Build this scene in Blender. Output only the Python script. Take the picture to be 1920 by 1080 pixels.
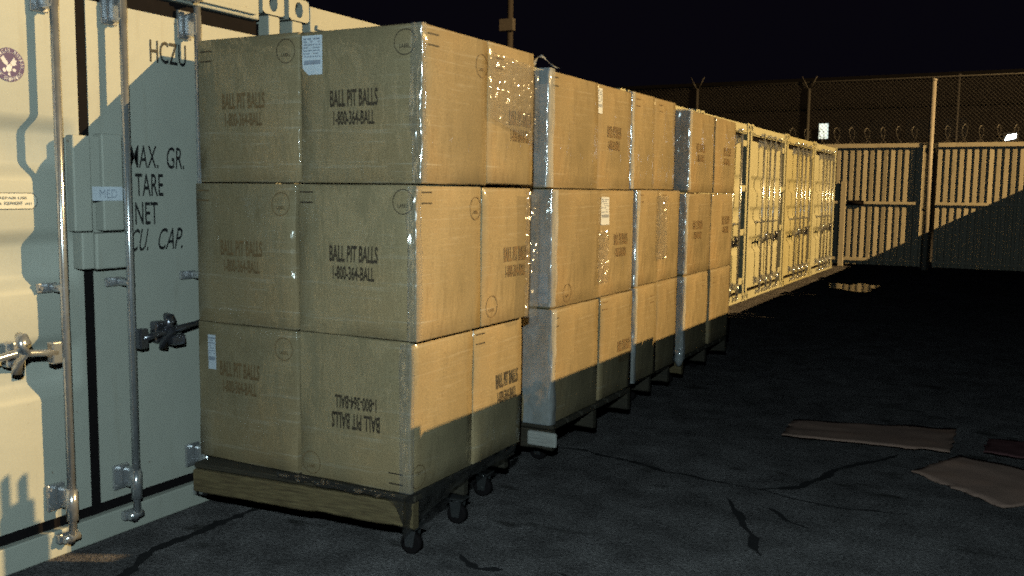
import bpy, bmesh, math, random
from mathutils import Vector, Matrix, noise

# ------------------------------------------------------------------ clearing
for o in list(bpy.data.objects):
    bpy.data.objects.remove(o, do_unlink=True)
sc = bpy.context.scene
COL = sc.collection
rnd = random.Random(7)

# ------------------------------------------------------------------ camera
cam_data = bpy.data.cameras.new('camera')
cam = bpy.data.objects.new('camera', cam_data)
COL.objects.link(cam)
FW = Vector((-0.46957051, 0.87698516, -0.10198314))
RT = Vector((0.88093671, 0.47308191, 0.01200113))
UP = Vector((-0.05877119, 0.08420531, 0.99471373))
CAM = Vector((3.49597605, -3.94622976, 1.5675617))
m = Matrix.Identity(4)
for i in range(3):
    m[i][0] = RT[i]; m[i][1] = UP[i]; m[i][2] = -FW[i]; m[i][3] = CAM[i]
cam.matrix_world = m
cam_data.sensor_width = 36.0
cam_data.lens = 1760.99 / 1920 * 36.0
cam_data.clip_start = 0.05
cam_data.clip_end = 500
sc.camera = cam

# ------------------------------------------------------------------ world (night sky)
w = bpy.data.worlds.new('World'); sc.world = w; w.use_nodes = True
nt = w.node_tree; nt.nodes.clear()
sky = nt.nodes.new('ShaderNodeTexSky'); sky.sky_type = 'NISHITA'; sky.sun_disc = False
sky.sun_elevation = math.radians(-4); sky.sun_rotation = math.radians(200)
bg = nt.nodes.new('ShaderNodeBackground'); bg.inputs['Strength'].default_value = 0.01
wo = nt.nodes.new('ShaderNodeOutputWorld')
glow = nt.nodes.new('ShaderNodeMix'); glow.data_type = 'RGBA'; glow.blend_type = 'ADD'; glow.inputs[0].default_value = 1
glow.inputs[7].default_value = (0.20, 0.17, 0.34, 1)       # faint night airglow
nt.links.new(sky.outputs[0], glow.inputs[6]); nt.links.new(glow.outputs[2], bg.inputs[0]); nt.links.new(bg.outputs[0], wo.inputs[0])

# ------------------------------------------------------------------ lamps: the sodium yard flood and the small cool lamp beside the photographer
def lamp(name, loc, power, color, radius):
    d = bpy.data.lights.new(name, 'POINT'); d.energy = power; d.color = color; d.shadow_soft_size = radius
    o = bpy.data.objects.new(name, d); COL.objects.link(o); o.location = loc
    return o
lamp('yard_floodlight', (21.2, 9.6, 11.1), 36500, (1.0, 0.69, 0.28), 0.035)
lamp('hand_lamp', (3.45, -4.05, 2.1), 430, (0.74, 1.0, 1.01), 0.03)

# ------------------------------------------------------------------ exposure
sc.view_settings.view_transform = 'Standard'
sc.view_settings.look = 'None'
sc.view_settings.exposure = 0
sc.view_settings.gamma = 1
sc.render.engine = 'CYCLES'
sc.cycles.max_bounces = 5
sc.cycles.diffuse_bounces = 0
sc.cycles.transparent_max_bounces = 12
sc.cycles.sample_clamp_indirect = 4
sc.cycles.caustics_reflective = False
sc.cycles.filter_width = 1.8
sc.cycles.use_denoising = False
sc.cycles.use_light_tree = False

# ================================================================== materials
def new_mat(name):
    mt = bpy.data.materials.new(name); mt.use_nodes = True
    n = mt.node_tree
    b = n.nodes['Principled BSDF']
    return mt, n, b
def noise_node(n, scale, detail=4, rough=0.6, vec=None, dim=None):
    t = n.nodes.new('ShaderNodeTexNoise'); t.inputs['Scale'].default_value = scale
    t.inputs['Detail'].default_value = detail; t.inputs['Roughness'].default_value = rough
    if vec: n.links.new(vec, t.inputs['Vector'])
    return t
def ramp(n, fac, stops):
    r = n.nodes.new('ShaderNodeValToRGB')
    els = r.color_ramp.elements
    while len(els) < len(stops): els.new(0.5)
    for e, (p, c) in zip(els, stops):
        e.position = p; e.color = (c[0], c[1], c[2], 1) if not isinstance(c, float) else (c, c, c, 1)
    n.links.new(fac, r.inputs[0]); return r
def mixc(n, a, b, fac, mode='MIX'):
    x = n.nodes.new('ShaderNodeMix'); x.data_type = 'RGBA'; x.blend_type = mode
    for sock, v in ((x.inputs[0], fac), (x.inputs[6], a), (x.inputs[7], b)):
        if hasattr(v, 'links') or hasattr(v, 'is_linked'): n.links.new(v, sock)
        elif isinstance(v, (int, float)): sock.default_value = v
        else: sock.default_value = (v[0], v[1], v[2], 1)
    return x.outputs[2]
def coords(n, scale=(1, 1, 1)):
    t = n.nodes.new('ShaderNodeTexCoord'); mp = n.nodes.new('ShaderNodeMapping')
    mp.inputs['Scale'].default_value = scale
    n.links.new(t.outputs['Object'], mp.inputs['Vector']); return mp.outputs[0]
def bump(n, h, strength, dist=0.01):
    b = n.nodes.new('ShaderNodeBump'); b.inputs['Strength'].default_value = strength
    b.inputs['Distance'].default_value = dist; n.links.new(h, b.inputs['Height']); return b.outputs[0]

def plain(name, color, rough=0.6, metal=0.0, emit=None, es=0.0, vary=0.15, spec=0.5):
    mt, n, b = new_mat(name)
    t = noise_node(n, 18, 5, 0.65, coords(n))
    lo = [c * (1 - vary) for c in color]; hi = [min(1, c * (1 + vary)) for c in color]
    r = ramp(n, t.outputs[0], [(0.3, lo), (0.7, hi)])
    n.links.new(r.outputs[0], b.inputs['Base Color'])
    b.inputs['Roughness'].default_value = rough; b.inputs['Metallic'].default_value = metal
    b.inputs['Specular IOR Level'].default_value = spec
    if emit: b.inputs['Emission Color'].default_value = (*emit, 1); b.inputs['Emission Strength'].default_value = es
    return mt

def paint_mat(name, base, stain, stain_amt=0.55):
    mt, n, b = new_mat(name)
    c1 = coords(n); c2 = coords(n, (3, 3, 0.35))
    big = noise_node(n, 1.6, 5, 0.6, c1); streak = noise_node(n, 5, 6, 0.7, c2); fine = noise_node(n, 240, 2, 0.5, c1)
    col = ramp(n, big.outputs[0], [(0.3, [x * 0.9 for x in base]), (0.7, base)]).outputs[0]
    sm = ramp(n, streak.outputs[0], [(0.56, 0.0), (0.8, stain_amt)]).outputs[0]
    col = mixc(n, col, stain, sm)
    fm = ramp(n, fine.outputs[0], [(0.3, 0.86), (0.7, 1.0)]).outputs[0]
    col = mixc(n, col, fm, 1.0, 'MULTIPLY')
    spots = noise_node(n, 26, 3, 0.6, c1)
    rm = ramp(n, spots.outputs[0], [(0.72, 0.0), (0.76, 0.6)]).outputs[0]
    col = mixc(n, col, (0.16, 0.08, 0.04), rm)
    n.links.new(col, b.inputs['Base Color'])
    b.inputs['Roughness'].default_value = 0.55
    dent = noise_node(n, 3.2, 3, 0.5, c1)
    n.links.new(bump(n, dent.outputs[0], 0.25, 0.03), b.inputs['Normal'])
    return mt
M = {}
M['cream'] = paint_mat('cream_paint', (0.48, 0.475, 0.425), (0.31, 0.265, 0.20), 0.34)
M['cream_far'] = paint_mat('cream_paint_weathered', (0.56, 0.52, 0.36), (0.32, 0.24, 0.11), 0.6)
M['cream_dirty'] = paint_mat('cream_paint_dirty', (0.52, 0.46, 0.27), (0.26, 0.18, 0.07), 0.8)
M['rubber'] = plain('black_rubber', (0.010, 0.008, 0.009), 0.8)
M['rubber'].node_tree.nodes['Principled BSDF'].inputs['Specular IOR Level'].default_value = 0.08
M['dark'] = plain('dark_recess', (0.03, 0.028, 0.024), 0.8)
M['ink'] = plain('black_ink', (0.012, 0.012, 0.014), 0.6)
M['inkbrown'] = plain('carton_ink', (0.045, 0.032, 0.022), 0.65, vary=0.5)
M['inkfaint'] = plain('faded_carton_ink', (0.17, 0.105, 0.05), 0.65, vary=0.3)
M['purple'] = plain('purple_decal', (0.055, 0.028, 0.14), 0.5)
M['white'] = plain('white_decal', (0.62, 0.6, 0.66), 0.5)
M['paper'] = plain('white_label_paper', (0.66, 0.70, 0.80), 0.45, vary=0.08)
M['labelink'] = plain('label_print', (0.30, 0.33, 0.42), 0.5, vary=0.3)
M['steel'] = plain('galvanised_steel', (0.55, 0.55, 0.58), 0.22, 0.75)
M['darksteel'] = plain('dark_forged_steel', (0.16, 0.16, 0.19), 0.25, 0.85)
M['caster'] = plain('caster_steel', (0.20, 0.20, 0.21), 0.18, 0.85)

def wood_mat(name, a, b_):
    mt, n, b = new_mat(name)
    g = noise_node(n, 7, 6, 0.65, coords(n, (1.2, 14, 14)))
    r = ramp(n, g.outputs[0], [(0.3, a), (0.7, b_)])
    n.links.new(r.outputs[0], b.inputs['Base Color']); b.inputs['Roughness'].default_value = 0.8
    n.links.new(bump(n, g.outputs[0], 0.5, 0.006), b.inputs['Normal']); return mt
M['wood'] = wood_mat('pallet_wood', (0.07, 0.045, 0.022), (0.20, 0.145, 0.07))
M['shadewood'] = wood_mat('shaded_pallet_wood', (0.02, 0.016, 0.012), (0.055, 0.042, 0.027))  # same pallet wood, darkened to paint in the shade under the stacks
M['greywood'] = wood_mat('grey_block', (0.30, 0.28, 0.27), (0.46, 0.44, 0.42))

def carton_mat(name, base, coat, streaks):
    mt, n, b = new_mat(name)
    c = coords(n); info = n.nodes.new('ShaderNodeObjectInfo')
    big = noise_node(n, 2.2, 4, 0.6, c); fine = noise_node(n, 210, 3, 0.6, c)
    flute = noise_node(n, 9, 2, 0.5, coords(n, (22, 22, 0.25)))
    col = ramp(n, big.outputs[0], [(0.28, [x * 0.84 for x in base]), (0.72, [x * 1.06 for x in base])]).outputs[0]
    col = mixc(n, col, ramp(n, fine.outputs[0], [(0.3, 0.66), (0.7, 1.14)]).outputs[0], 1.0, 'MULTIPLY')
    col = mixc(n, col, ramp(n, flute.outputs[0], [(0.35, 0.955), (0.65, 1.02)]).outputs[0], 1.0, 'MULTIPLY')
    blot = noise_node(n, 1.1, 4, 0.7, coords(n, (1, 1, .8)))
    col = mixc(n, col, ramp(n, blot.outputs[0], [(0.3, (0.80, 0.83, 0.84)), (0.5, (1.0, 1.0, 1.0)), (0.7, (1.06, 0.95, 0.86))]).outputs[0], 1.0, 'MULTIPLY')
    hs = n.nodes.new('ShaderNodeHueSaturation'); mr = n.nodes.new('ShaderNodeMapRange')
    mr.inputs['To Min'].default_value = 0.88; mr.inputs['To Max'].default_value = 1.1
    n.links.new(info.outputs['Random'], mr.inputs['Value']); n.links.new(mr.outputs[0], hs.inputs['Value'])
    n.links.new(col, hs.inputs['Color'])
    # milky stretch-film haze lines, part of the wrapped surface
    st = noise_node(n, 3, 6, 0.75, coords(n, (0.8, 0.8, 24)))
    area = noise_node(n, 1.7, 2, 0.5, c)
    sm = ramp(n, st.outputs[0], [(0.55, 0.0), (0.74, 1.0)]).outputs[0]
    am = ramp(n, area.outputs[0], [(0.38, 0.0), (0.58, streaks)]).outputs[0]
    sa = mixc(n, sm, am, 1.0, 'MULTIPLY')
    bw = n.nodes.new('ShaderNodeRGBToBW'); n.links.new(sa, bw.inputs[0])
    col = mixc(n, hs.outputs[0], (0.58, 0.52, 0.43), bw.outputs[0])
    n.links.new(col, b.inputs['Base Color']); b.inputs['Roughness'].default_value = 0.75
    b.inputs['Specular IOR Level'].default_value = 0.25 if coat > 0 else 0.0
    cr = noise_node(n, 8, 3, 0.55, coords(n, (1, 1, 0.24))); cr.noise_type = 'RIDGED_MULTIFRACTAL'
    cr2 = noise_node(n, 19, 2, 0.55, coords(n, (1, 1, 0.34)))
    area2 = noise_node(n, 2.6, 2, 0.5, coords(n, (1.4, 1.4, 1)))
    am2 = ramp(n, area2.outputs[0], [(0.40, 0.08), (0.62, 1.0)]).outputs[0]
    mx = mixc(n, cr.outputs[0], cr2.outputs[0], 0.4)
    mx = mixc(n, mx, am2, 1.0, 'MULTIPLY')
    nb = bump(n, mx, 1.0, 0.05 if coat > 0 else 0.001)
    b.inputs['Coat Weight'].default_value = coat; b.inputs['Coat Roughness'].default_value = 0.11
    n.links.new(nb, b.inputs['Coat Normal'])
    n.links.new(bump(n, big.outputs[0], 0.2, 0.03), b.inputs['Normal'])
    return mt
M['carton'] = carton_mat('brown_cardboard', (0.372, 0.282, 0.165), 0.85, 0.6)

def film_mat(name, gloss, milk, rough=0.16, scale=14, strength=0.7, tint=(0.62, 0.64, 0.70)):
    mt, n, b = new_mat(name)
    n.nodes.remove(b)
    out = n.nodes['Material Output']
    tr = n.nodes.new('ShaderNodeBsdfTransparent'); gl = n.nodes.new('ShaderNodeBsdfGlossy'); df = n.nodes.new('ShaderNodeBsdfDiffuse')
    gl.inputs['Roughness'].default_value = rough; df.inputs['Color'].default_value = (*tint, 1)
    gl.inputs['Color'].default_value = (0.95, 0.95, 1, 1)
    c = coords(n, (1, 1, 0.55))
    a = noise_node(n, scale, 2, 0.5, c)
    bp = bump(n, a.outputs[0], strength, 0.03)
    n.links.new(bp, gl.inputs['Normal'])
    msk = noise_node(n, 9, 4, 0.7, c)
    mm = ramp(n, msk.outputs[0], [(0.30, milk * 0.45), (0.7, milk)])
    m1 = n.nodes.new('ShaderNodeMixShader'); m2 = n.nodes.new('ShaderNodeMixShader')
    n.links.new(mm.outputs[0], m1.inputs[0]); n.links.new(tr.outputs[0], m1.inputs[1]); n.links.new(df.outputs[0], m1.inputs[2])
    m2.inputs[0].default_value = gloss
    n.links.new(m1.outputs[0], m2.inputs[1]); n.links.new(gl.outputs[0], m2.inputs[2])
    n.links.new(m2.outputs[0], out.inputs['Surface']); return mt
M['film'] = film_mat('stretch_film', 0.15, 0.10)
M['filmdark'] = film_mat('shade_tinted_film', 0.08, 0.85, tint=(0.035, 0.032, 0.030))  # dark tint paints in the shade and black reflection round the pallet
M['filmdense'] = film_mat('milky_glare_film', 0.24, 0.72, 0.17, 10, 0.6, tint=(0.62, 0.63, 0.66))  # milky film, its pale tint also paints in lamp glare

# ================================================================== mesh helpers
class MB:
    """collects shapes, then links them as one mesh object"""
    def __init__(s): s.bm = bmesh.new(); s.mi = 0
    def _tag(s, faces):
        for f in faces: f.material_index = s.mi
    def box(s, x0, x1, y0, y1, z0, z1, bev=0.0, rot=None):
        vs = [s.bm.verts.new((x, y, z)) for x in (x0, x1) for y in (y0, y1) for z in (z0, z1)]
        idx = [(0, 1, 3, 2), (4, 6, 7, 5), (0, 4, 5, 1), (2, 3, 7, 6), (0, 2, 6, 4), (1, 5, 7, 3)]
        fs = [s.bm.faces.new([vs[i] for i in q]) for q in idx]
        s._tag(fs)
        if bev > 0:
            es = {e for f in fs for e in f.edges}
            r = bmesh.ops.bevel(s.bm, geom=list(es), offset=bev, segments=2, affect='EDGES', profile=0.5)
            s._tag(r['faces'])
        return vs
    def tube(s, pts, r, seg=8, caps=True):
        pts = [Vector(p) for p in pts]; rings = []
        rr = r if isinstance(r, (list, tuple)) else [r] * len(pts)
        for i, p in enumerate(pts):
            d = (pts[min(i + 1, len(pts) - 1)] - pts[max(i - 1, 0)]).normalized()
            u = d.cross(Vector((0.31, 0.17, 0.93))); 
            if u.length < 0.2: u = d.cross(Vector((1, 0, 0)))
            u.normalize(); v = d.cross(u)
            rings.append([s.bm.verts.new(p + (u * math.cos(2 * math.pi * k / seg) + v * math.sin(2 * math.pi * k / seg)) * rr[i]) for k in range(seg)])
        fs = []
        for a, b in zip(rings, rings[1:]):
            for k in range(seg):
                f = s.bm.faces.new([a[k], a[(k + 1) % seg], b[(k + 1) % seg], b[k]]); f.smooth = seg > 5; fs.append(f)
        if caps and seg > 2:
            fs.append(s.bm.faces.new(rings[0][::-1])); fs.append(s.bm.faces.new(rings[-1]))
        s._tag(fs)
    def poly(s, pts):
        f = s.bm.faces.new([s.bm.verts.new(p) for p in pts]); s._tag([f]); return f
    def prism(s, pts, off):
        off = Vector(off); a = [s.bm.verts.new(p) for p in pts]; b = [s.bm.verts.new(Vector(p) + off) for p in pts]
        n = len(a); fs = [s.bm.faces.new(a[::-1]), s.bm.faces.new(b)]
        for i in range(n): fs.append(s.bm.faces.new([a[i], a[(i + 1) % n], b[(i + 1) % n], b[i]]))
        s._tag(fs)
    def grid(s, nu, nv, fn, smooth=True):
        vs = [[s.bm.verts.new(fn(i / nu, j / nv)) for j in range(nv + 1)] for i in range(nu + 1)]
        fs = []
        for i in range(nu):
            for j in range(nv):
                f = s.bm.faces.new([vs[i][j], vs[i + 1][j], vs[i + 1][j + 1], vs[i][j + 1]]); f.smooth = smooth; fs.append(f)
        s._tag(fs); return vs
    def build(s, name, mats, parent=None, loc=(0, 0, 0), rz=0, fix=True):
        if fix: bmesh.ops.recalc_face_normals(s.bm, faces=s.bm.faces)
        me = bpy.data.meshes.new(name); s.bm.to_mesh(me); s.bm.free()
        for mt in (mats if isinstance(mats, (list, tuple)) else [mats]): me.materials.append(mt)
        o = bpy.data.objects.new(name, me); COL.objects.link(o)
        o.location = loc; o.rotation_euler = (0, 0, rz)
        if parent: o.parent = parent
        return o
def empty(name, label, cat, loc=(0, 0, 0), rz=0, group=None):
    o = bpy.data.objects.new(name, None); COL.objects.link(o); o.empty_display_size = 0.1
    o.location = loc; o.rotation_euler = (0, 0, rz)
    o['label'] = label; o['category'] = cat
    if group: o['group'] = group
    return o
def tag(o, label, cat, group=None):
    o['label'] = label; o['category'] = cat
    if group: o['group'] = group
    return o
def structure(o): o['kind'] = 'structure'; return o
def copy_tree(o, parent=None):
    c = o.copy(); COL.objects.link(c)
    if parent: c.parent = parent
    for ch in list(o.children): copy_tree(ch, c)
    return c

_fonts = {}
def text_geo(s, bold=0.0):
    """triangulated outline of a line of text, normalised to a unit box centred on 0"""
    key = (s, bold)
    if key in _fonts: return _fonts[key]
    cu = bpy.data.curves.new('type', 'FONT'); cu.body = s; cu.offset = bold; cu.resolution_u = 3
    ob = bpy.data.objects.new('type', cu); COL.objects.link(ob)
    dg = bpy.context.evaluated_depsgraph_get(); dg.update()
    me = bpy.data.meshes.new_from_object(ob.evaluated_get(dg))
    vs = [(v.co.x, v.co.y) for v in me.vertices]; fs = [tuple(p.vertices) for p in me.polygons]
    bpy.data.objects.remove(ob, do_unlink=True); bpy.data.curves.remove(cu); bpy.data.meshes.remove(me)
    x0 = min(v[0] for v in vs); x1 = max(v[0] for v in vs); y0 = min(v[1] for v in vs); y1 = max(v[1] for v in vs)
    vs = [((x - x0) / (x1 - x0) - .5, (y - y0) / (y1 - y0) - .5) for x, y in vs]
    _fonts[key] = (vs, fs); return _fonts[key]
def put_text(mb, s, width, height, place, bold=0.0, slant=0.0):
    vs, fs = text_geo(s, bold)
    nv = [mb.bm.verts.new(place(x * width + y * height * slant, y * height)) for x, y in vs]
    for f in fs:
        try: mb._tag([mb.bm.faces.new([nv[i] for i in f])])
        except ValueError: pass
def put_ring(mb, r0, r1, place, n=40, a0=0, a1=2 * math.pi):
    P = [(a0 + (a1 - a0) * k / n) for k in range(n + 1)]
    for a, b in zip(P, P[1:]):
        mb.poly([place(r0 * math.cos(a), r0 * math.sin(a)), place(r1 * math.cos(a), r1 * math.sin(a)),
                 place(r1 * math.cos(b), r1 * math.sin(b)), place(r0 * math.cos(b), r0 * math.sin(b))])
def put_rect(mb, u0, u1, v0, v1, place):
    mb.poly([place(u0, v0), place(u1, v0), place(u1, v1), place(u0, v1)])

# ================================================================== ground
def asphalt():
    mt, n, b = new_mat('worn_asphalt')
    c = coords(n)
    big = noise_node(n, 0.55, 6, 0.65, c); mid = noise_node(n, 4.5, 5, 0.65, c); fine = noise_node(n, 58, 4, 0.8, c)
    vor = n.nodes.new('ShaderNodeTexVoronoi'); vor.inputs['Scale'].default_value = 130; n.links.new(c, vor.inputs['Vector'])
    col = ramp(n, big.outputs[0], [(0.3, (0.112, 0.100, 0.104)), (0.7, (0.185, 0.168, 0.174))]).outputs[0]
    col = mixc(n, col, ramp(n, mid.outputs[0], [(0.3, 0.55), (0.68, 1.15)]).outputs[0], 1.0, 'MULTIPLY')
    col = mixc(n, col, ramp(n, fine.outputs[0], [(0.33, 0.35), (0.66, 1.5)]).outputs[0], 1.0, 'MULTIPLY')
    st = noise_node(n, 1.9, 3, 0.5, coords(n, (1, 2.2, 1)))
    col = mixc(n, col, (0.03, 0.028, 0.026), ramp(n, st.outputs[0], [(0.63, 0.0), (0.70, 0.75)]).outputs[0])
    n.links.new(col, b.inputs['Base Color']); b.inputs['Roughness'].default_value = 0.9
    b.inputs['Specular IOR Level'].default_value = 0.0
    h = mixc(n, fine.outputs[0], vor.outputs[0], 0.5)
    n.links.new(bump(n, h, 0.7, 0.012), b.inputs['Normal'])
    return mt
M['asphalt'] = asphalt()
mb = MB(); mb.poly([(-150, -60, 0), (150, -60, 0), (150, 200, 0), (-150, 200, 0)])
structure(mb.build('ground', M['asphalt']))
M['crack'] = plain('tar_filled_crack', (0.030, 0.028, 0.030), 0.9, spec=0.0)
def crack(pts, w0, seed):
    r = random.Random(seed); P = []
    for a, b in zip(pts, pts[1:]):
        a = Vector((*a, 0)); b = Vector((*b, 0)); n_ = max(2, int((b - a).length / 0.035))
        for k in range(n_): P.append(a.lerp(b, k / n_))
    P.append(Vector((*pts[-1], 0)))
    m_ = MB(); L = []; R_ = []
    for i, p in enumerate(P):
        d = (P[min(i + 1, len(P) - 1)] - P[max(i - 1, 0)]).normalized(); nn = Vector((-d.y, d.x, 0))
        t = i / (len(P) - 1); ww = w0 * (0.35 + 0.9 * r.random()) * min(1, 6 * t + .15, 6 * (1 - t) + .15)
        j = nn * (noise.noise(p * 6 + Vector((seed, 0, 0))) * 0.035)
        z = Vector((0, 0, 0.004))
        L.append(m_.bm.verts.new(p + j + nn * ww + z)); R_.append(m_.bm.verts.new(p + j - nn * ww + z))
    for i in range(len(P) - 1): m_.bm.faces.new([L[i], R_[i], R_[i + 1], L[i + 1]])
    structure(m_.build('ground_crack', M['crack']))
crack([(1.0, 1.22), (1.46, 1.158), (1.83, 1.042), (2.3, 0.99)], 0.017, 1)
crack([(2.36, 0.985), (2.56, 1.14), (2.65, 1.5), (2.74, 1.7), (2.95, 2.1)], 0.026, 2)
crack([(0.30, -0.45), (0.27, -0.85), (0.29, -1.18), (0.36, -1.4), (0.62, -1.9)], 0.028, 3)
crack([(2.27, 0.78), (2.33, 0.62), (2.44, 0.41), (2.6, 0.05)], 0.022, 4)
crack([(2.48, 0.72), (2.6, 0.58), (2.72, 0.52)], 0.012, 5)
crack([(2.3, 0.99), (2.7, 0.90), (3.1, 0.95)], 0.007, 6)
crack([(1.9, -0.55), (2.4, -0.62), (3.0, -0.5), (3.6, -0.7)], 0.02, 8)
crack([(1.45, -0.6), (1.6, -0.68), (1.7, -0.64)], 0.022, 9)

# wet patch by the far containers
mt, n, b = new_mat('puddle_water'); b.inputs['Base Color'].default_value = (0.02, 0.018, 0.015, 1); b.inputs['Roughness'].default_value = 0.12
wn = noise_node(n, 5, 2, 0.5, coords(n)); n.links.new(bump(n, wn.outputs[0], 0.12, 0.02), b.inputs['Normal']); M['water'] = mt
mb = MB(); pts = []
for k in range(36):
    a = 2 * math.pi * k / 36; q = 0.62 + 0.75 * noise.noise(Vector((math.cos(a) * 1.4, math.sin(a) * 1.4, 3)))
    pts.append((1.05 + 0.75 * q * math.cos(a), 13.2 + 0.9 * q * math.sin(a), 0.005))
mb.poly(pts); structure(mb.build('puddle_water', M['water']))

# ================================================================== shipping containers (local frame: door plane x = 0, centre line y = 0)
CH = 2.591
RIB = .052
def SM(t): return t * t * (3 - 2 * t)
def door_x(z):
    """depth of the door skin at a height: three pressed horizontal ribs"""
    for zt in (1.86, 1.40, 0.955):
        for a, b_, c, d in ((zt, zt - .085, zt - .19, zt - .275),):
            if d < z < a:
                if z > b_: return -.03 - RIB * SM((a - z) / (a - b_))
                if z > c: return -.03 - RIB
                return -.03 - RIB * SM((z - d) / (c - d))
    return -.03
def rib_levels():
    L = [0.165]
    for zt in (0.955, 1.40, 1.86): L += [zt - .275 + .085 * k / 6 for k in range(7)] + [zt - .085 + .085 * k / 6 for k in range(7)]
    return L + [2.355]

def end_frame_mesh():
    f = MB()
    f.box(-.16, -.004, -1.19, -1.105, .12, 2.47, .008); f.box(-.16, -.004, 1.105, 1.19, .12, 2.47, .008)
    f.box(-.12, -.006, -1.04, 1.04, 2.43, 2.572, .01)          # header
    f.box(-.12, .0, -1.09, 1.09, .004, .118, .006)                # sill
    f.box(-.10, .012, -1.0, 1.0, 2.45, 2.475, .004)
    return f
def fitting_mesh(sx=1):
    """corner casting with its oval hole: a frame of blocks round a recess"""
    f = MB(); W, H, D = .162, .118, .178
    hole = [(.0315 * math.cos(a) , .042 * math.sin(a)) for a in [2 * math.pi * k / 24 for k in range(24)]]
    def sq(a):
        c, s_ = math.cos(a), math.sin(a); t = 1 / max(abs(c) / (W / 2), abs(s_) / (H / 2)); return (c * t, s_ * t)
    A = [2 * math.pi * k / 24 for k in range(24)]
    for k in range(24):
        a, b_ = A[k], A[(k + 1) % 24]; pa, pb = sq(a), sq(b_); ha, hb = hole[k], hole[(k + 1) % 24]
        f.poly([(0, *pa), (0, *pb), (0, *hb), (0, *ha)])
        f.poly([(0, *ha), (0, *hb), (-.03, *hb), (-.03, *ha)])
    corners = [(W / 2, H / 2), (-W / 2, H / 2), (-W / 2, -H / 2), (W / 2, -H / 2)]
    for p, q in zip(corners, corners[1:] + corners[:1]): f.poly([(0, *p), (0, *q), (-D, *q), (-D, *p)])
    # the corners that the radial fan cuts off
    for cx_, cz_ in corners:
        k = [i for i in range(24)]
    f.poly([(-D, *c_) for c_ in corners])
    f.poly([(-.10, .07 * math.cos(a), .05 * math.sin(a)) for a in A])
    bmesh.ops.remove_doubles(f.bm, verts=f.bm.verts, dist=1e-5)
    return f
def body_mesh():
    f = MB(); pts = []
    x = -6.0; k = 0
    right = []
    while x < -.2:
        right += [(x, 1.185), (x + .07, 1.185), (x + .14, 1.15), (x + .21, 1.15)]; x += .28
    right = [p for p in right if p[0] < -.17]
    outline = [(-6.02, 1.17)] + right + [(-.165, 1.17), (-.165, -1.17)] + [(p[0], -p[1]) for p in reversed(right)] + [(-6.02, -1.17)]
    f.prism([(a, b_, .10) for a, b_ in outline], (0, 0, 2.45)); return f

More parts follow.
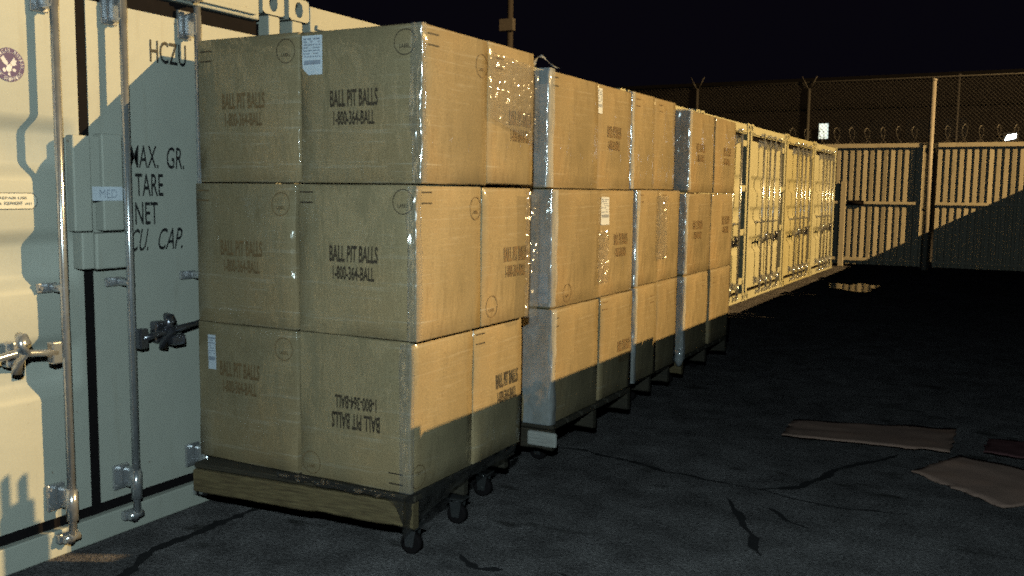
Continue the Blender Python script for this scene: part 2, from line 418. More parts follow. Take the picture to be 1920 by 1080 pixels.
def make_container(paint, channel, full=True, flat_right=False):
    root = bpy.data.objects.new('shipping_container', None); COL.objects.link(root); root.empty_display_size = .2
    body_mesh().build('container_body', paint, root)
    end_frame_mesh().build('end_frame', paint, root)
    for y in (-1, 1):
        for z in (.059, CH - .059):
            fitting_mesh().build('corner_fitting', paint, root, (0, y * (1.219 - .081), z))
    if not full: return root
    hinge_edge = 1.10 - channel                       # the hinge-side gap on the right, where the dark seal shows
    # doors
    for y0, y1 in ((-1.05, -.030), (.020, hinge_edge)):
        d = MB(); L = rib_levels(); e = .10
        prof = [((-.03 if flat_right and y0 > 0 else door_x(z)), z) for z in L]
        # ribbed middle, flat stiles and the short sloped ends of the ribs
        cols = [y0, y0 + e - .06, y0 + e, y1 - e, y1 - e + .06, y1]
        def px(j, x): return -.03 if j in (0, 1, 4, 5) else x
        vs = [[d.bm.verts.new((px(j, x), y, z)) for j, y in enumerate(cols)] for x, z in prof]
        for i in range(len(prof) - 1):
            for j in range(5): d.bm.faces.new([vs[i][j], vs[i][j + 1], vs[i + 1][j + 1], vs[i + 1][j]]).smooth = True
        for yy, rev in ((y0, 0), (y1, 1)): d.poly([(-.03, yy, .165), (-.03, yy, 2.355), (-.11, yy, 2.355), (-.11, yy, .165)])
        for zz in (.165, 2.355): d.poly([(-.03, y0, zz), (-.03, y1, zz), (-.11, y1, zz), (-.11, y0, zz)])
        do = d.build('door', paint, root)
        g = MB()                                        # black rubber seal round the leaf
        g.box(-.09, -.036, y0, y1, .119, .164); g.box(-.09, -.036, y0, y1, 2.356, 2.428)
        if y0 < 0: g.box(-.09, -.033, -.0295, .0195, .119, 2.428)
        else: g.box(-.11, -.075, hinge_edge + .002, 1.104, .119, 2.428)
        if y0 < 0: g.box(-.09, -.036, -1.104, y0 - .001, .119, 2.428)
        g.build('door_gasket', M['rubber'], do)
    # hinges across the recess
    for z in ((1.655, 1.02, 2.30, .30) if channel > .1 else (2.2, 1.5, .9, .3)):
        h = MB(); h.box(-.07, -.012, hinge_edge - .01, 1.12, z - .045, z + .045, .006)
        h.tube([(-.008, 1.10, z - .05), (-.008, 1.10, z + .05)], .014, 8); h.build('hinge', paint, root)
    # locking rods
    for y in (-.60, -.19, .14, .56):
        r = MB(); r.tube([(.055, y, .10), (.055, y, 2.41)], .0165, 12)
        r.tube([(.055, y, .165), (.055, y, .30)], .024, 12)
        ro = r.build('lock_rod', M['steel'], root)
        for z in (.088, 2.46):                          # cam and keeper at both ends
            c = MB(); c.box(.001, .03, y - .045, y + .045, z - .02, z + .02, .004)
            c.tube([(.045, y - .035, z), (.045, y + .035, z)], .017, 8); c.tube([(.03, y, z - .02), (.062, y, z + .02)], .02, 8)
            c.build('cam_keeper', M['steel'], ro)
        for z, hh, ya, yb in ((2.33, .066, -.052, .026), (1.15, .02, -.07, .02), (.262, .056, -.062, .02)):
            b_ = MB(); b_.box(-.0285, -.012, y + ya, y + yb, z - hh, z + hh, .004)
            b_.box(-.013, .066, y - .021, y + .021, z - hh * .8, z + hh * .8, .012)
            for zz in ((z - hh * .65, z + hh * .65) if hh > .05 else (z,)): b_.tube([(-.014, y + ya + .013, zz), (-.003, y + ya + .013, zz)], .007, 6)
            b_.build('rod_bracket', M['steel'], ro)
    # handles and their catches
    for y, sgn, mt in ((-.19, -1, M['steel']), (.14, 1, M['darksteel'])):
        z = .90
        h = MB(); yh = y + sgn * .03
        h.box(.035, .075, min(yh, yh + sgn * .045), max(yh, yh + sgn * .045), z - .055, z + .035, .006)
        P = [(.062, y + sgn * .05, z - .01), (.064, y + sgn * .13, z), (.066, y + sgn * .24, z + .012), (.062, y + sgn * .36, z + .022 if sgn > 0 else z - .004), (.05, y + sgn * .43, z + .03 if sgn > 0 else z - .012)]
        h.tube(P, [.016, .014, .017, .013, .014], 8)
        h.build('door_handle', mt, root)
        yc = y + sgn * (.195 if sgn > 0 else .205); c = MB()
        c.box(-.0285, .02, yc - .03, yc + .03, z - .05, z + .05, .01)
        c.tube([(.03, yc, z - .075), (.036, yc, z - .02), (.082, yc, z + .02), (.084, yc, z + .045), (.07, yc, z + .07), (.045, yc, z + .082)], [.022, .026, .026, .028, .026, .012], 10)
        if sgn > 0: c.box(.03, .09, yc + .012, yc + .085, z - .062, z - .012, .012)
        c.build('handle_catch', mt, root)
    return root

PITCH = 2.475
near = make_container(M['cream'], .055, flat_right=True)
far = make_container(M['cream_far'], .20)
dirty = make_container(M['cream_dirty'], .20)
G_ROW = 'shipping containers parked in a row behind the cartons'
row = [
    (near, 'cream container nearest the camera, lettered HCZU, round purple emblem on its door', 'near'),
    (None, 'cream container behind the nearest stack, only its top rail and oval corner hole showing', 'n'),
    (None, 'yellowish container hidden behind the second carton stack except for its top rail', 'f'),
    (None, 'yellowish container hidden behind the third carton stack except for its top rail', 'f'),
    (None, 'yellowish container behind the fourth carton stack, only its right edge showing', 'f'),
    (far, 'first container whose whole door end shows right of the cartons, black seals top and bottom', 'f'),
    (dirty, 'dirtier darker yellow container, middle of the three whole door ends right of the cartons', 'd'),
    (None, 'yellowish container at the far end of the row, next to the ribbed metal fence', 'f'),
]
containers = []
for k, (src, lab, kind) in enumerate(row):
    proto = {'near': near, 'n': near, 'f': far, 'd': dirty}[kind]
    o = proto if src is not None else copy_tree(proto)
    o.location = (0, PITCH * k - 1.2375, 0)
    tag(o, lab, 'container', G_ROW); containers.append(o)
# the row standing opposite, out of frame on the right, that shades the yard
plain_box = make_container(M['cream_far'], .055, full=False)
plain_box.children[0].scale = (1, 1.034, 1)
for k in range(8):
    o = plain_box if k == 0 else copy_tree(plain_box)
    o.location = (5.12, 1.14 + 2.455 * (k - .5), 0); o.rotation_euler.z = math.pi
    tag(o, 'plain shipping container across the yard, facing the stacked cartons', 'container', 'containers opposite, beyond the right edge')

# -------- markings on the nearest container
def on_door(yw, zw, x=-.0275):
    return lambda u, v: (x, yw + 1.2375 + u, zw + v)
def lettering(parent, items, mat, x=-.0275, name='lettering'):
    t = MB()
    for s, y0, y1, z0, z1, bold, slant in items:
        put_text(t, s, y1 - y0, z1 - z0, on_door((y0 + y1) / 2, (z0 + z1) / 2, x), bold, slant)
    return t.build(name, mat, parent, fix=False)
items = [('HCZU', -.885, -.673, 2.137, 2.239, .007, 0), ('MAX.', -1.012, -.852, 1.655, 1.757, .003, .05), ('GR.', -.805, -.698, 1.655, 1.757, .003, .05),
         ('TARE', -.988, -.829, 1.528, 1.630, .007, 0), ('NET', -.992, -.864, 1.398, 1.500, .007, 0),
         ('CU.', -1.018, -.915, 1.277, 1.379, .004, .22), ('CAP.', -.864, -.713, 1.277, 1.379, .004, .22)]
for grp in (items[:1], items[1:3], items[3:4], items[4:5], items[5:]):
    t = MB()
    for s, y0, y1, z0, z1, bold, slant in grp:
        zc = (z0 + z1) / 2; yc = (y0 + y1) / 2
        put_text(t, s, y1 - y0, z1 - z0, (lambda u, v, zc=zc, yc=yc: (-.0275, yc + 1.2375 + u, zc + v)), bold, slant)
    t.build('lettering', M['ink'], near, fix=False)
# emblem: purple disc, pale ring of letters, pale eagle
EC = (-1.572, 2.040); ER = .066
t = MB(); c0 = on_door(*EC, -.0278)
t.poly([c0(ER * math.cos(2 * math.pi * k / 48), ER * math.sin(2 * math.pi * k / 48)) for k in range(48)])
emb = t.build('round_emblem', M['purple'], near, fix=False)
t = MB(); c1 = on_door(*EC, -.0262)
def arc_text(s, r, a_mid, span, h, flip=False):
    n_ = len(s)
    for i, ch in enumerate(s):
        if ch == ' ': continue
        a = a_mid + (span / 2 - span * (i + .5) / n_) * (-1 if flip else 1)
        rot = a - math.pi / 2 if not flip else a + math.pi / 2
        cx_, cy_ = r * math.cos(a), r * math.sin(a)
        put_text(t, ch, h * .62, h, lambda u, v: c1(cx_ + u * math.cos(rot) - v * math.sin(rot), cy_ + u * math.sin(rot) + v * math.cos(rot)), .01)
arc_text('AMERICAN BUREAU', .0565, math.pi / 2, math.radians(205), .0125)
arc_text('OF SHIPPING', .0565, -math.pi / 2, math.radians(120), .0125, True)
put_ring(t, .0475, .0485, c1, 48)
for pl in ([(-.036, .022), (-.024, .034), (-.012, .018), (-.004, .006), (-.010, -.004), (-.022, .002), (-.030, .012)],
           [(.004, .006), (.014, .022), (.022, .031), (.026, .020), (.033, .020), (.027, .008), (.032, .003), (.018, -.003), (.008, -.002)],
           [(-.010, -.004), (.006, .006), (.012, -.006), (.008, -.022), (-.002, -.030), (-.016, -.022)],
           [(.012, -.016), (.022, -.012), (.029, -.018), (.024, -.026), (.014, -.024)],
           [(-.030, -.018), (-.020, -.012), (-.014, -.026), (-.024, -.032)], [(-.006, -.031), (.002, -.031), (.004, -.042), (-.008, -.042)]):
    t.poly([c1(*p) for p in pl])
t.build('emblem_print', M['white'], emb, fix=False)
# rounded sticker
SY, SZ, SW, SH = -1.625, 1.507, .30, .066
t = MB(); c2 = on_door(SY, SZ, -.0278)
def rr(hw, hh, r, n_=8):
    P = []
    for cx_, cy_, a0 in ((hw - r, hh - r, 0), (-hw + r, hh - r, 90), (-hw + r, -hh + r, 180), (hw - r, -hh + r, 270)):
        for k in range(n_ + 1):
            a = math.radians(a0 + 90 * k / n_); P.append((cx_ + r * math.cos(a), cy_ + r * math.sin(a)))
    return P
A_, B_ = rr(SW / 2, SH / 2, .03), rr(SW / 2 - .0022, SH / 2 - .0022, .028)
pl = MB(); pl.poly([c2(*p) for p in A_]); stk = pl.build('sticker', plain('pale_sticker', (.66, .62, .54), .5, vary=.04), near, fix=False)
c3 = on_door(SY, SZ, -.0264)
for i in range(len(A_)):
    j = (i + 1) % len(A_); t.poly([c3(*A_[i]), c3(*A_[j]), c3(*B_[j]), c3(*B_[i])])
put_text(t, 'FOR REPAIR USE', .17, .010, lambda u, v: c3(u + .02, v + .012), .005)
put_text(t, 'OR', .018, .009, lambda u, v: c3(u - .012, v - .011), .005)
put_text(t, 'EQUIVALENT', .078, .015, lambda u, v: c3(u + .047, v - .010), .008)
put_text(t, 'ONLY', .030, .009, lambda u, v: c3(u + .112, v - .011), .005)
t.build('sticker_print', M['ink'], stk, fix=False)
# lock box over the door joint
def yl(v): return v + 1.2375
t = MB()
t.box(-.029, .018, yl(-1.336), yl(-1.250), 1.378, 1.782, .006)
t.box(-.029, .026, yl(-1.200), yl(-1.095), 1.378, 1.795, .006)
t.box(-.031, .008, yl(-1.249), yl(-1.201), 1.512, 1.780)
t.box(-.029, .034, yl(-1.318), yl(-1.258), 1.218, 1.374, .006); t.box(-.029, .042, yl(-1.256), yl(-1.098), 1.214, 1.370, .008)
lb = t.build('lock_box', M['cream'], near)
t = MB(); t.box(.027, .0285, yl(-1.257), yl(-1.103), 1.508, 1.568)
pp = t.build('paper_label', M['paper'], lb)
t = MB(); put_text(t, 'MED', .088, .036, lambda u, v: (.0305, yl(-1.178) + u, 1.538 + v), -.012); t.build('lettering', M['labelink'], near, fix=False)
# unseen block added on the opposite roof, shaped to throw the forked door shadow
t = MB(); t.box(-.06, .06, -.05, .05, 0, .26, .02); t.box(-.048, .044, -.045, .045, .24, .34, .02); t.box(-.044, -.028, -.02, .02, .33, .44, .004); t.box(.012, .030, -.02, .02, .33, .43, .004)
o = t.build('shadow_fork', M['steel'], None, (5.2, 1.147, 2.592), math.pi / 2)
tag(o, 'unseen forked block added on the opposite container roof, throwing a two pronged shadow', 'shadow caster')

# ================================================================== cartons
def fbulge(u, v, seed, amt):
    return amt * (1 - u * u) * (1 - v * v) + .007 * noise.noise(Vector((u * 1.3 + seed, v * 1.3, seed * .7))) - .006 * max(0, abs(u) * abs(v) - .7) * (1 + noise.noise(Vector((seed, u * 2, v * 2))))
def carton(label, x0, x1, y0, y1, z0, z1, seed, front=(), side=(), rz=0.0, top_flaps=False, group=None, bul=.008):
    cx_, cy_ = (x0 + x1) / 2, (y0 + y1) / 2; hx, hy, hz = (x1 - x0) / 2, (y1 - y0) / 2, (z1 - z0) / 2
    root = empty('carton', label, 'carton', (cx_, cy_, z0), rz, group)
    b = MB(); N = 8
    def disp(ax, s_, u, v):
        e = fbulge(u, v, seed + ax * 3 + s_, bul)
        if ax == 0: return (s_ * (hx + e), u * hy, hz + v * hz)
        if ax == 1: return (u * hx, s_ * (hy + e), hz + v * hz)
        return (u * hx, v * hy, hz + s_ * hz + (0 if s_ < 0 else e * .0))
    rv = .985
    for ax in (0, 1):
        for s_ in (-1, 1):
            b.grid(N, N, lambda u, v: disp(ax, s_, (u * 2 - 1) * rv, (v * 2 - 1) * rv))
    for s_ in (-1, 1): b.grid(2, 2, lambda u, v: disp(2, s_, (u * 2 - 1) * rv, (v * 2 - 1) * rv))
    # rounded edges: bridge the face borders
    ys = [(-rv + 2 * rv * k / N) for k in range(N + 1)]
    for sx in (-1, 1):
        for sy in (-1, 1):
            for k in range(N):
                A = disp(0, sx, sy * rv, ys[k]); B = disp(0, sx, sy * rv, ys[k + 1]); C_ = disp(1, sy, sx * rv, ys[k + 1]); D = disp(1, sy, sx * rv, ys[k])
                f = b.poly([A, B, C_, D]); f.smooth = True
    for s_ in (-1, 1):
        for sz in (-1, 1):
            z = hz + sz * hz
            for k in range(N):
                for ax in (0, 1):
                    A = disp(ax, s_, ys[k], sz * rv); B = disp(ax, s_, ys[k + 1], sz * rv)
                    if ax == 0: C_ = (s_ * hx * rv, ys[k + 1] * hy, z); D = (s_ * hx * rv, ys[k] * hy, z)
                    else: C_ = (ys[k + 1] * hx, s_ * hy * rv, z); D = (ys[k] * hx, s_ * hy * rv, z)
                    b.poly([A, B, C_, D])
    bmesh.ops.remove_doubles(b.bm, verts=b.bm.verts, dist=.0004)
    b.build('carton_box', M['carton'], root)
    def placer(face, u0, v0, flip, lift=.0025):
        k = -1 if flip else 1
        def P(u, v):
            U, V = u0 + k * u, v0 + k * v
            if face == 'f':
                nu, nv = U / hx, V / hz; p = disp(1, -1, nu, nv); return (p[0], p[1] - lift, p[2])
            nu, nv = U / hy, V / hz; p = disp(0, 1, nu, nv); return (p[0] + lift, p[1], p[2])
        return P
    def lines(t, P, w_=.075, dv=.045):
        for j in (0, 1):
            t.poly([P(-w_ / 2, -j * dv - .003), P(w_ / 2, -j * dv - .003), P(w_ / 2, -j * dv + .003), P(-w_ / 2, -j * dv + .003)])
    for face, its in (('f', front), ('s', side)):
        for it in its:
            kind, u, v = it[:3]; flip = 'flip' in it[3:]; faint = 'faint' in it[3:]; sq = 1.0
            P = placer(face, u, v, flip)
            if kind == 'text':
                t = MB(); sc_ = 1.0 if face == 'f' else .92
                put_text(t, 'BALL PIT BALLS', .256 * sc_, .072, lambda a, c: P(a, c + .040), .026)
                put_text(t, '1-800-364-BALL', .222 * sc_, .060, lambda a, c: P(a, c - .042), .024)
                t.build('lettering', M['inkfaint'] if faint else M['inkbrown'], root, fix=False)
            elif kind == 'ring':
                t = MB(); put_ring(t, .049, .0525, P, 36); put_text(t, 'LABEL', .052, .015, lambda a, c: P(a, c - .016), .01)
                t.build('printed_ring', M['inkfaint'] if faint else M['inkbrown'], root, fix=False)
            elif kind == 'lines':
                t = MB(); lines(t, P); t.build('printed_lines', M['inkfaint'] if faint else M['inkbrown'], root, fix=False)
            elif kind == 'label':
                lw, lh = it[3], it[4]; t = MB(); t.mi = 0; P = placer(face, u, v, False, .003); P2 = placer(face, u, v, False, .0042)
                cut = .03 if 'cut' in it else .0
                t.poly([P(-lw / 2 + cut, -lh / 2), P(lw / 2, -lh / 2), P(lw / 2, lh / 2), P(-lw / 2, lh / 2), P(-lw / 2, -lh / 2 + max(cut, .001))])
                t.mi = 1; r = random.Random(seed + 5)
                put_rect(t, -lw * .42, lw * .42, -lh * .24, -lh * .13, P2)
                for j in range(7):
                    vv = lh * (.42 - j * .075); x_ = -lw * .42
                    hgt = lh * (.022 if j else .035)
                    while x_ < lw * .36:
                        ww = lw * r.uniform(.06, .2); 
                        if r.random() < .75: put_rect(t, x_, min(x_ + ww, lw * .42), vv - hgt, vv + hgt * .4, P2)
                        x_ += ww + lw * .03
                t.build('shipping_label', [M['paper'], M['labelink']], root, fix=False)
    return root

ZL = [(.282, .936), (.942, 1.590), (1.596, 2.240)]
ORD = ['bottom', 'middle', 'top']
# ---- stack one (nearest): front left, front right, rear right columns
X1 = [(.075, .695, 1.298), (.10, .712, 1.340), (.125, .73, 1.362)]     # left edge, seam, right edge per layer
Y1 = [(-.735, -.215, .268), (-.752, -.222, .262), (-.748, -.215, .240)]
g1 = 'cartons of the nearest stack'
fl = [dict(front=[('text', -.035, .075, 'faint'), ('ring', .235, .24, 'faint'), ('label', -.215, .185, .052, .165)]),
      dict(front=[('text', -.015, -.01, 'faint'), ('ring', .22, .235, 'faint'), ('lines', -.255, .29, 'faint')]),
      dict(front=[('text', -.015, .0, 'faint'), ('ring', .232, .245), ('lines', -.245, .27)])]
fr = [dict(front=[('text', .015, -.005, 'flip'), ('ring', -.235, -.262, 'faint'), ('lines', .225, -.29, 'flip')], side=[('ring', -.205, -.26, 'flip', 'faint')]),
      dict(front=[('text', -.005, -.01), ('ring', .245, .255), ('lines', -.265, .29)], side=[('lines', -.185, .295), ('ring', .205, .225, 'faint')]),
      dict(front=[('text', -.022, -.005), ('ring', .235, .248), ('label', -.245, .222, .108, .165, 'cut')], side=[('lines', -.185, .285), ('ring', .21, .205, 'faint')])]
rr_ = [dict(side=[('text', .075, -.005), ('lines', -.185, .29)]),
       dict(side=[('text', .08, -.035, 'faint'), ('ring', -.145, -.235, 'faint')]),
       dict(side=[('text', .085, -.045, 'faint'), ('lines', -.12, .255, 'faint')])]
LFL = ['bottom front carton of the nearest stack, narrow white label at its left edge',
       'middle front carton of the nearest stack, container side, faint print under film',
       'top front carton of the nearest stack, next to the HCZU door']
LFR = ['bottom corner carton of the nearest stack with its BALL PIT BALLS print upside down',
       'middle corner carton of the nearest stack, bold upright print and ring mark',
       'top corner carton of the nearest stack, clipped white shipping label on its left edge']
LRR = ['bottom rear carton on the yard side of the nearest stack, half in shadow',
       'middle rear carton on the yard side of the nearest stack',
       'top rear carton of the nearest stack, under crinkled shiny film']
for k in range(3):
    xa, xb, xc = X1[k]; ya, yb, yc = Y1[k]; z0, z1 = ZL[k]; gp = .004 if k < 2 else .0008
    carton(LFL[k], xa, xb - .003, ya, yb - .003, z0, z1, 10 + k, rz=math.radians(-.6 + .3 * k), group=g1, **fl[k])
    carton(LFR[k], xb + .003, xc, ya + .004, yb - gp, z0, z1 - (.004 if k == 2 else 0), 20 + k, rz=math.radians(.3 * (1 - k)), group=g1, **fr[k])
    dz = .0 if k != 1 else -.005
    carton(LRR[k], xb + .003, xc, yb + gp, yc, z0 + (.006 if k == 2 else 0), z1 + dz, 30 + k, rz=math.radians(.3 * (1 - k)), group=g1, **rr_[k])

# ---- stacks two, three and four: the two columns on the yard side
def two_column_stack(name, X, Yf, Ym, Yr, gap, group, fronts, sides_f, sides_r, seed, zoff=(0, 0, 0), lean=(0, 0, 0), lf=None, lr=None):
    for k in range(3):
        z0, z1 = ZL[k]; z0 += (zoff[k - 1] if k else 0); z1 += zoff[k]
        xr = X + lean[k]
        carton(lf[k], xr - .60, xr, Yf, Ym - gap[k] / 2, z0, z1, seed + k, rz=math.radians(rnd.uniform(-.6, .6)), group=group, front=fronts[k], side=sides_f[k])
        carton(lr[k], xr - .60, xr - .006, Ym + gap[k] / 2, Yr, z0, z1, seed + 10 + k, rz=math.radians(rnd.uniform(-.6, .6)), group=group, side=sides_r[k])
lf2 = ['bottom front carton of the second stack, its narrow grey front bearing a ring mark',
       'middle front carton of the second stack, white label low on its narrow front',
       'top front carton of the second stack, white label high on its lit side']
lr2 = ['bottom rear carton of the second stack, BALL PIT BALLS print just above the shadow edge',
       'middle rear carton of the second stack, torn shiny label beside the seam',
       'top rear carton of the second stack, faint print on its lit side']
two_column_stack('two', 1.268, .655, 1.345, 1.90, (.05, .008, .006), 'cartons of the second stack',
    [[('ring', .205, .21)], [('label', .222, -.215, .125, .165)], []],
    [[('lines', -.28, .27)], [('ring', -.14, -.255, 'faint')], [('lines', -.26, .285), ]],
    [[('text', .125, -.06, 'faint'), ('lines', -.20, .29, 'faint')], [('text', .05, -.02, 'faint'), ('label', -.20, .20, .12, .17)], [('text', -.02, .0, 'faint'), ('label', -.265, .215, .10, .15)]],
    50, (-.012, -.006, -.02), (.010, .002, -.03), lf2, lr2)
lf3 = ['bottom front carton of the third stack, forked shadow notch crossing its side', 'middle front carton of the third stack, faint diagonal film shine on its side', 'top front carton of the third stack, blue grey front strip beside the second stack']
lr3 = ['bottom rear carton of the third stack, mostly in shadow', 'middle rear carton of the third stack, bright film glints at its seam', 'top rear carton of the third stack, small printed lines along its top edge']
two_column_stack('three', 1.225, 1.985, 2.44, 2.90, (.006, .008, .004), 'cartons of the third stack',
    [[], [], []], [[('lines', .12, .24, 'faint')], [('lines', -.13, .29, 'faint')], [('lines', -.10, .28, 'faint')]],
    [[], [('lines', -.12, .29, 'faint')], [('lines', -.1, .28, 'faint')]],
    90, (0, 0, 0), (0.03, .03, -.02), lf3, lr3)
lf4 = ['bottom front carton of the fourth stack, its lower half in shadow', 'middle front carton of the fourth stack, faint print left of the dark gap', 'top front carton of the fourth stack, faint print left of the gap']
lr4 = ['bottom rear carton of the farthest stack side, tapering into shadow', 'middle rear carton of the fourth stack, faint print right of the dark gap', 'top rear carton of the fourth stack, last before the container doors']
two_column_stack('four', 1.215, 3.17, 3.87, 4.55, (.085, .07, .05), 'cartons of the fourth stack',
    [[], [], []], [[('lines', .2, .25, 'faint')], [('text', -.03, .03, 'faint')], [('text', -.05, .0, 'faint')]],
    [[('lines', -.2, .25, 'faint')], [('text', .09, .05, 'faint')], [('text', .03, .0, 'faint')]],
    130, (-.014, -.02, -.03), (0, 0, 0.01), lf4, lr4)

# ================================================================== rolling pallets
def rolling_pallet(label, x0, x1, y0, y1, rz=0.0, block=False, overhang=0.0, casters=None):
    cx_, cy_ = (x0 + x1) / 2, (y0 + y1) / 2; hx, hy = (x1 - x0) / 2, (y1 - y0) / 2
    root = empty('rolling_pallet', label, 'pallet', (cx_, cy_, 0), rz, 'wheeled pallets under the carton stacks')
    n_ = 6; w_ = 2 * hy / n_
    for k in range(n_):
        d = MB(); yy = -hy + k * w_
        d.box(-hx, hx, yy + .012, yy + w_ - .012, .250, .275, .004)
        d.build('deck_board', M['shadewood'], root)
    for k, yy in enumerate((-hy, -.02, hy - .045)):
        d = MB(); nx_ = 48
        def ring(i, yy=yy, k=k):
            x = -hx + .003 + (2 * hx - .006) * i; q = lambda a, f: noise.noise(Vector((x * f + a, k * 3.1, hx)))
            zb = .136 + .006 * q(1, 9) + .008 * max(0, q(5, 3)); zt = .2445 + .003 * q(2, 12); ya = yy + .004 * q(3, 8)
            ch = .006 + .004 * abs(q(4, 15))
            return [(x, ya + ch, zb), (x, ya, zb + ch), (x, ya, zt - ch), (x, ya + ch, zt), (x, yy + .045, zt), (x, yy + .045, zb)]
        rg = [[d.bm.verts.new(p) for p in ring(i / nx_)] for i in range(nx_ + 1)]
        for a, c in zip(rg, rg[1:]):
            for e in range(6): d.bm.faces.new([a[e], a[(e + 1) % 6], c[(e + 1) % 6], c[e]])
        d.bm.faces.new(rg[0]); d.bm.faces.new(rg[-1]); d.build('stringer', M['wood'] if k == 0 and not block else M['shadewood'], root)
    if block:
        d = MB(); d.box(hx - .145, hx + .035, -hy - .03, -hy - .003, .158, .242, .012); d.build('corner_block', M['greywood'], root)
    spots = casters or [(hx - .20, -hy + .24), (hx - .24, hy - .22), (-hx + .3, -hy + .24), (-hx + .3, hy - .22)]
    for X, Y in spots:
        if True:
            c = MB(); c.box(X - .045, X + .045, Y - .04, Y + .04, .122, .129, .002)
            c.tube([(X, Y, .1215), (X, Y, .105)], .03, 12)
            for s_ in (-1, 1): c.prism([(X - .03, Y + s_ * .024, .108), (X + .03, Y + s_ * .024, .108), (X + .018, Y + s_ * .024, .035), (X - .018, Y + s_ * .024, .035)], (0, s_ * .004, 0))
            c.tube([(X, Y - .033, .048), (X, Y + .033, .048)], .009, 8)
            co = c.build('caster', M['caster'], root)
            wv = MB(); wv.tube([(X, Y - .019, .048), (X, Y - .015, .048), (X, Y + .015, .048), (X, Y + .019, .048)], [.04, .0475, .0475, .04], 20); wv.build('wheel', M['rubber'], co)
    return root
rolling_pallet('worn wooden pallet on steel casters under the nearest carton stack, pale front beam showing', .085, 1.275, -.79, .225, math.radians(5.2), casters=[(.545, -.435), (.56, -.02), (-.28, -.20), (-.28, .30), (.5, .40)])
rolling_pallet('wooden pallet on casters under the second carton stack with a grey end block', .10, 1.292, .665, 1.86, 0, True)
rolling_pallet('shadowed wooden pallet under the third carton stack', .10, 1.22, 2.0, 2.88)
rolling_pallet('shadowed wooden pallet under the fourth and farthest carton stack', .10, 1.21, 3.2, 4.5)

# ================================================================== stretch wrap
def wrap_strip(x, y, z0, z1, lean, wf, ws, seed, amp=.007, nz=110, off=.009, rad=.016):
    """film hugging a front yard-side corner: wf along the front face, round the corner, then ws along the side"""
    b = MB(); nf, na, ns = 12, 7, 6
    prof = [(x + off - rad - wf * (1 - k / nf), y - off, 0, -1) for k in range(nf)]
    prof += [(x + off - rad + rad * math.sin(a), y - off + rad - rad * math.cos(a), math.sin(a), -math.cos(a)) for a in [math.pi / 2 * k / na for k in range(na + 1)]]
    prof += [(x + off, y - off + rad + ws * (k + 1) / ns, 1, 0) for k in range(ns)]
    n_ = len(prof) - 1
    def fn(i, j):
        k = round(i * n_); px_, py_, nx, ny = prof[k]; z = z0 + (z1 - z0) * j; s_ = k * .011
        q = noise.noise(Vector((s_ * 16 + seed, z * 6, seed))) * amp + noise.noise(Vector((s_ * 34, z * 20 + seed, 4.2))) * amp * .3
        ed = .02 * noise.noise(Vector((z * 6 + seed, 2.5, 1)))
        if k == 0: px_ += ed
        if k == n_: py_ += ed
        return (px_ + nx * q + lean * j, py_ + ny * q, z)
    b.grid(n_, nz, fn); return b
def sheet(fn, nu, nv):
    b = MB(); b.grid(nu, nv, fn); return b
# nearest stack
w1 = empty('stretch_wrap', 'clear stretch film round the nearest stack, hanging over the pallet corner', 'plastic wrap', (1.33, -.75, .2), 0, 'stretch film round the carton stacks')
def par(o, root):
    o.parent = root; o.matrix_parent_inverse = Matrix.Translation(root.location).inverted(); return o
for k in range(3):
    par(wrap_strip(X1[k][2], Y1[k][0], ZL[k][0] + .004, ZL[k][1] - .004, (.0, .004, .0)[k], .035, .012, 3 + k, .004).build('corner_band', M['film']), w1)
def crinkle(seed, amp, f): return lambda a, c: amp * noise.noise(Vector((a * f + seed, c * f * .8, seed))) + amp * .6 * noise.noise(Vector((a * f * 2.6, c * f * 2.2, seed + 3)))
cq = crinkle(2.2, .0062, 36)
par(sheet(lambda i, j: (1.384 + cq(i * .46, j * .45), -.235 + i * .485 , 1.80 + .10 * (1 - i) + j * (.37 - .08 * (1 - i))), 80, 80).build('crinkled_patch', M['film']), w1)
cq2 = crinkle(5.1, .008, 30)
par(sheet(lambda i, j: (1.386 + .012 * math.sin(i * 3) + cq2(i * .15, j * .8), .13 + i * .135, .95 + j * .62), 24, 100).build('rear_edge_band', M['film']), w1)
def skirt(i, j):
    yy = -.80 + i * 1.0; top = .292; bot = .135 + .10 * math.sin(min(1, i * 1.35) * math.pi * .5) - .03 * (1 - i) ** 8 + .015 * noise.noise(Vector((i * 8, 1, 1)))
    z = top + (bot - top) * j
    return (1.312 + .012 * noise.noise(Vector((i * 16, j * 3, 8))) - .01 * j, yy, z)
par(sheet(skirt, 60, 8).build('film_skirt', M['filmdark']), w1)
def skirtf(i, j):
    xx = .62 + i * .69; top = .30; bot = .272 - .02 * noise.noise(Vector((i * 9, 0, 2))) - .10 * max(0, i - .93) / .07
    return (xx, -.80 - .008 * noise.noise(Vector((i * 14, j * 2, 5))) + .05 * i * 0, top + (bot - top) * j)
par(sheet(skirtf, 50, 5).build('front_skirt', M['filmdark']), w1)
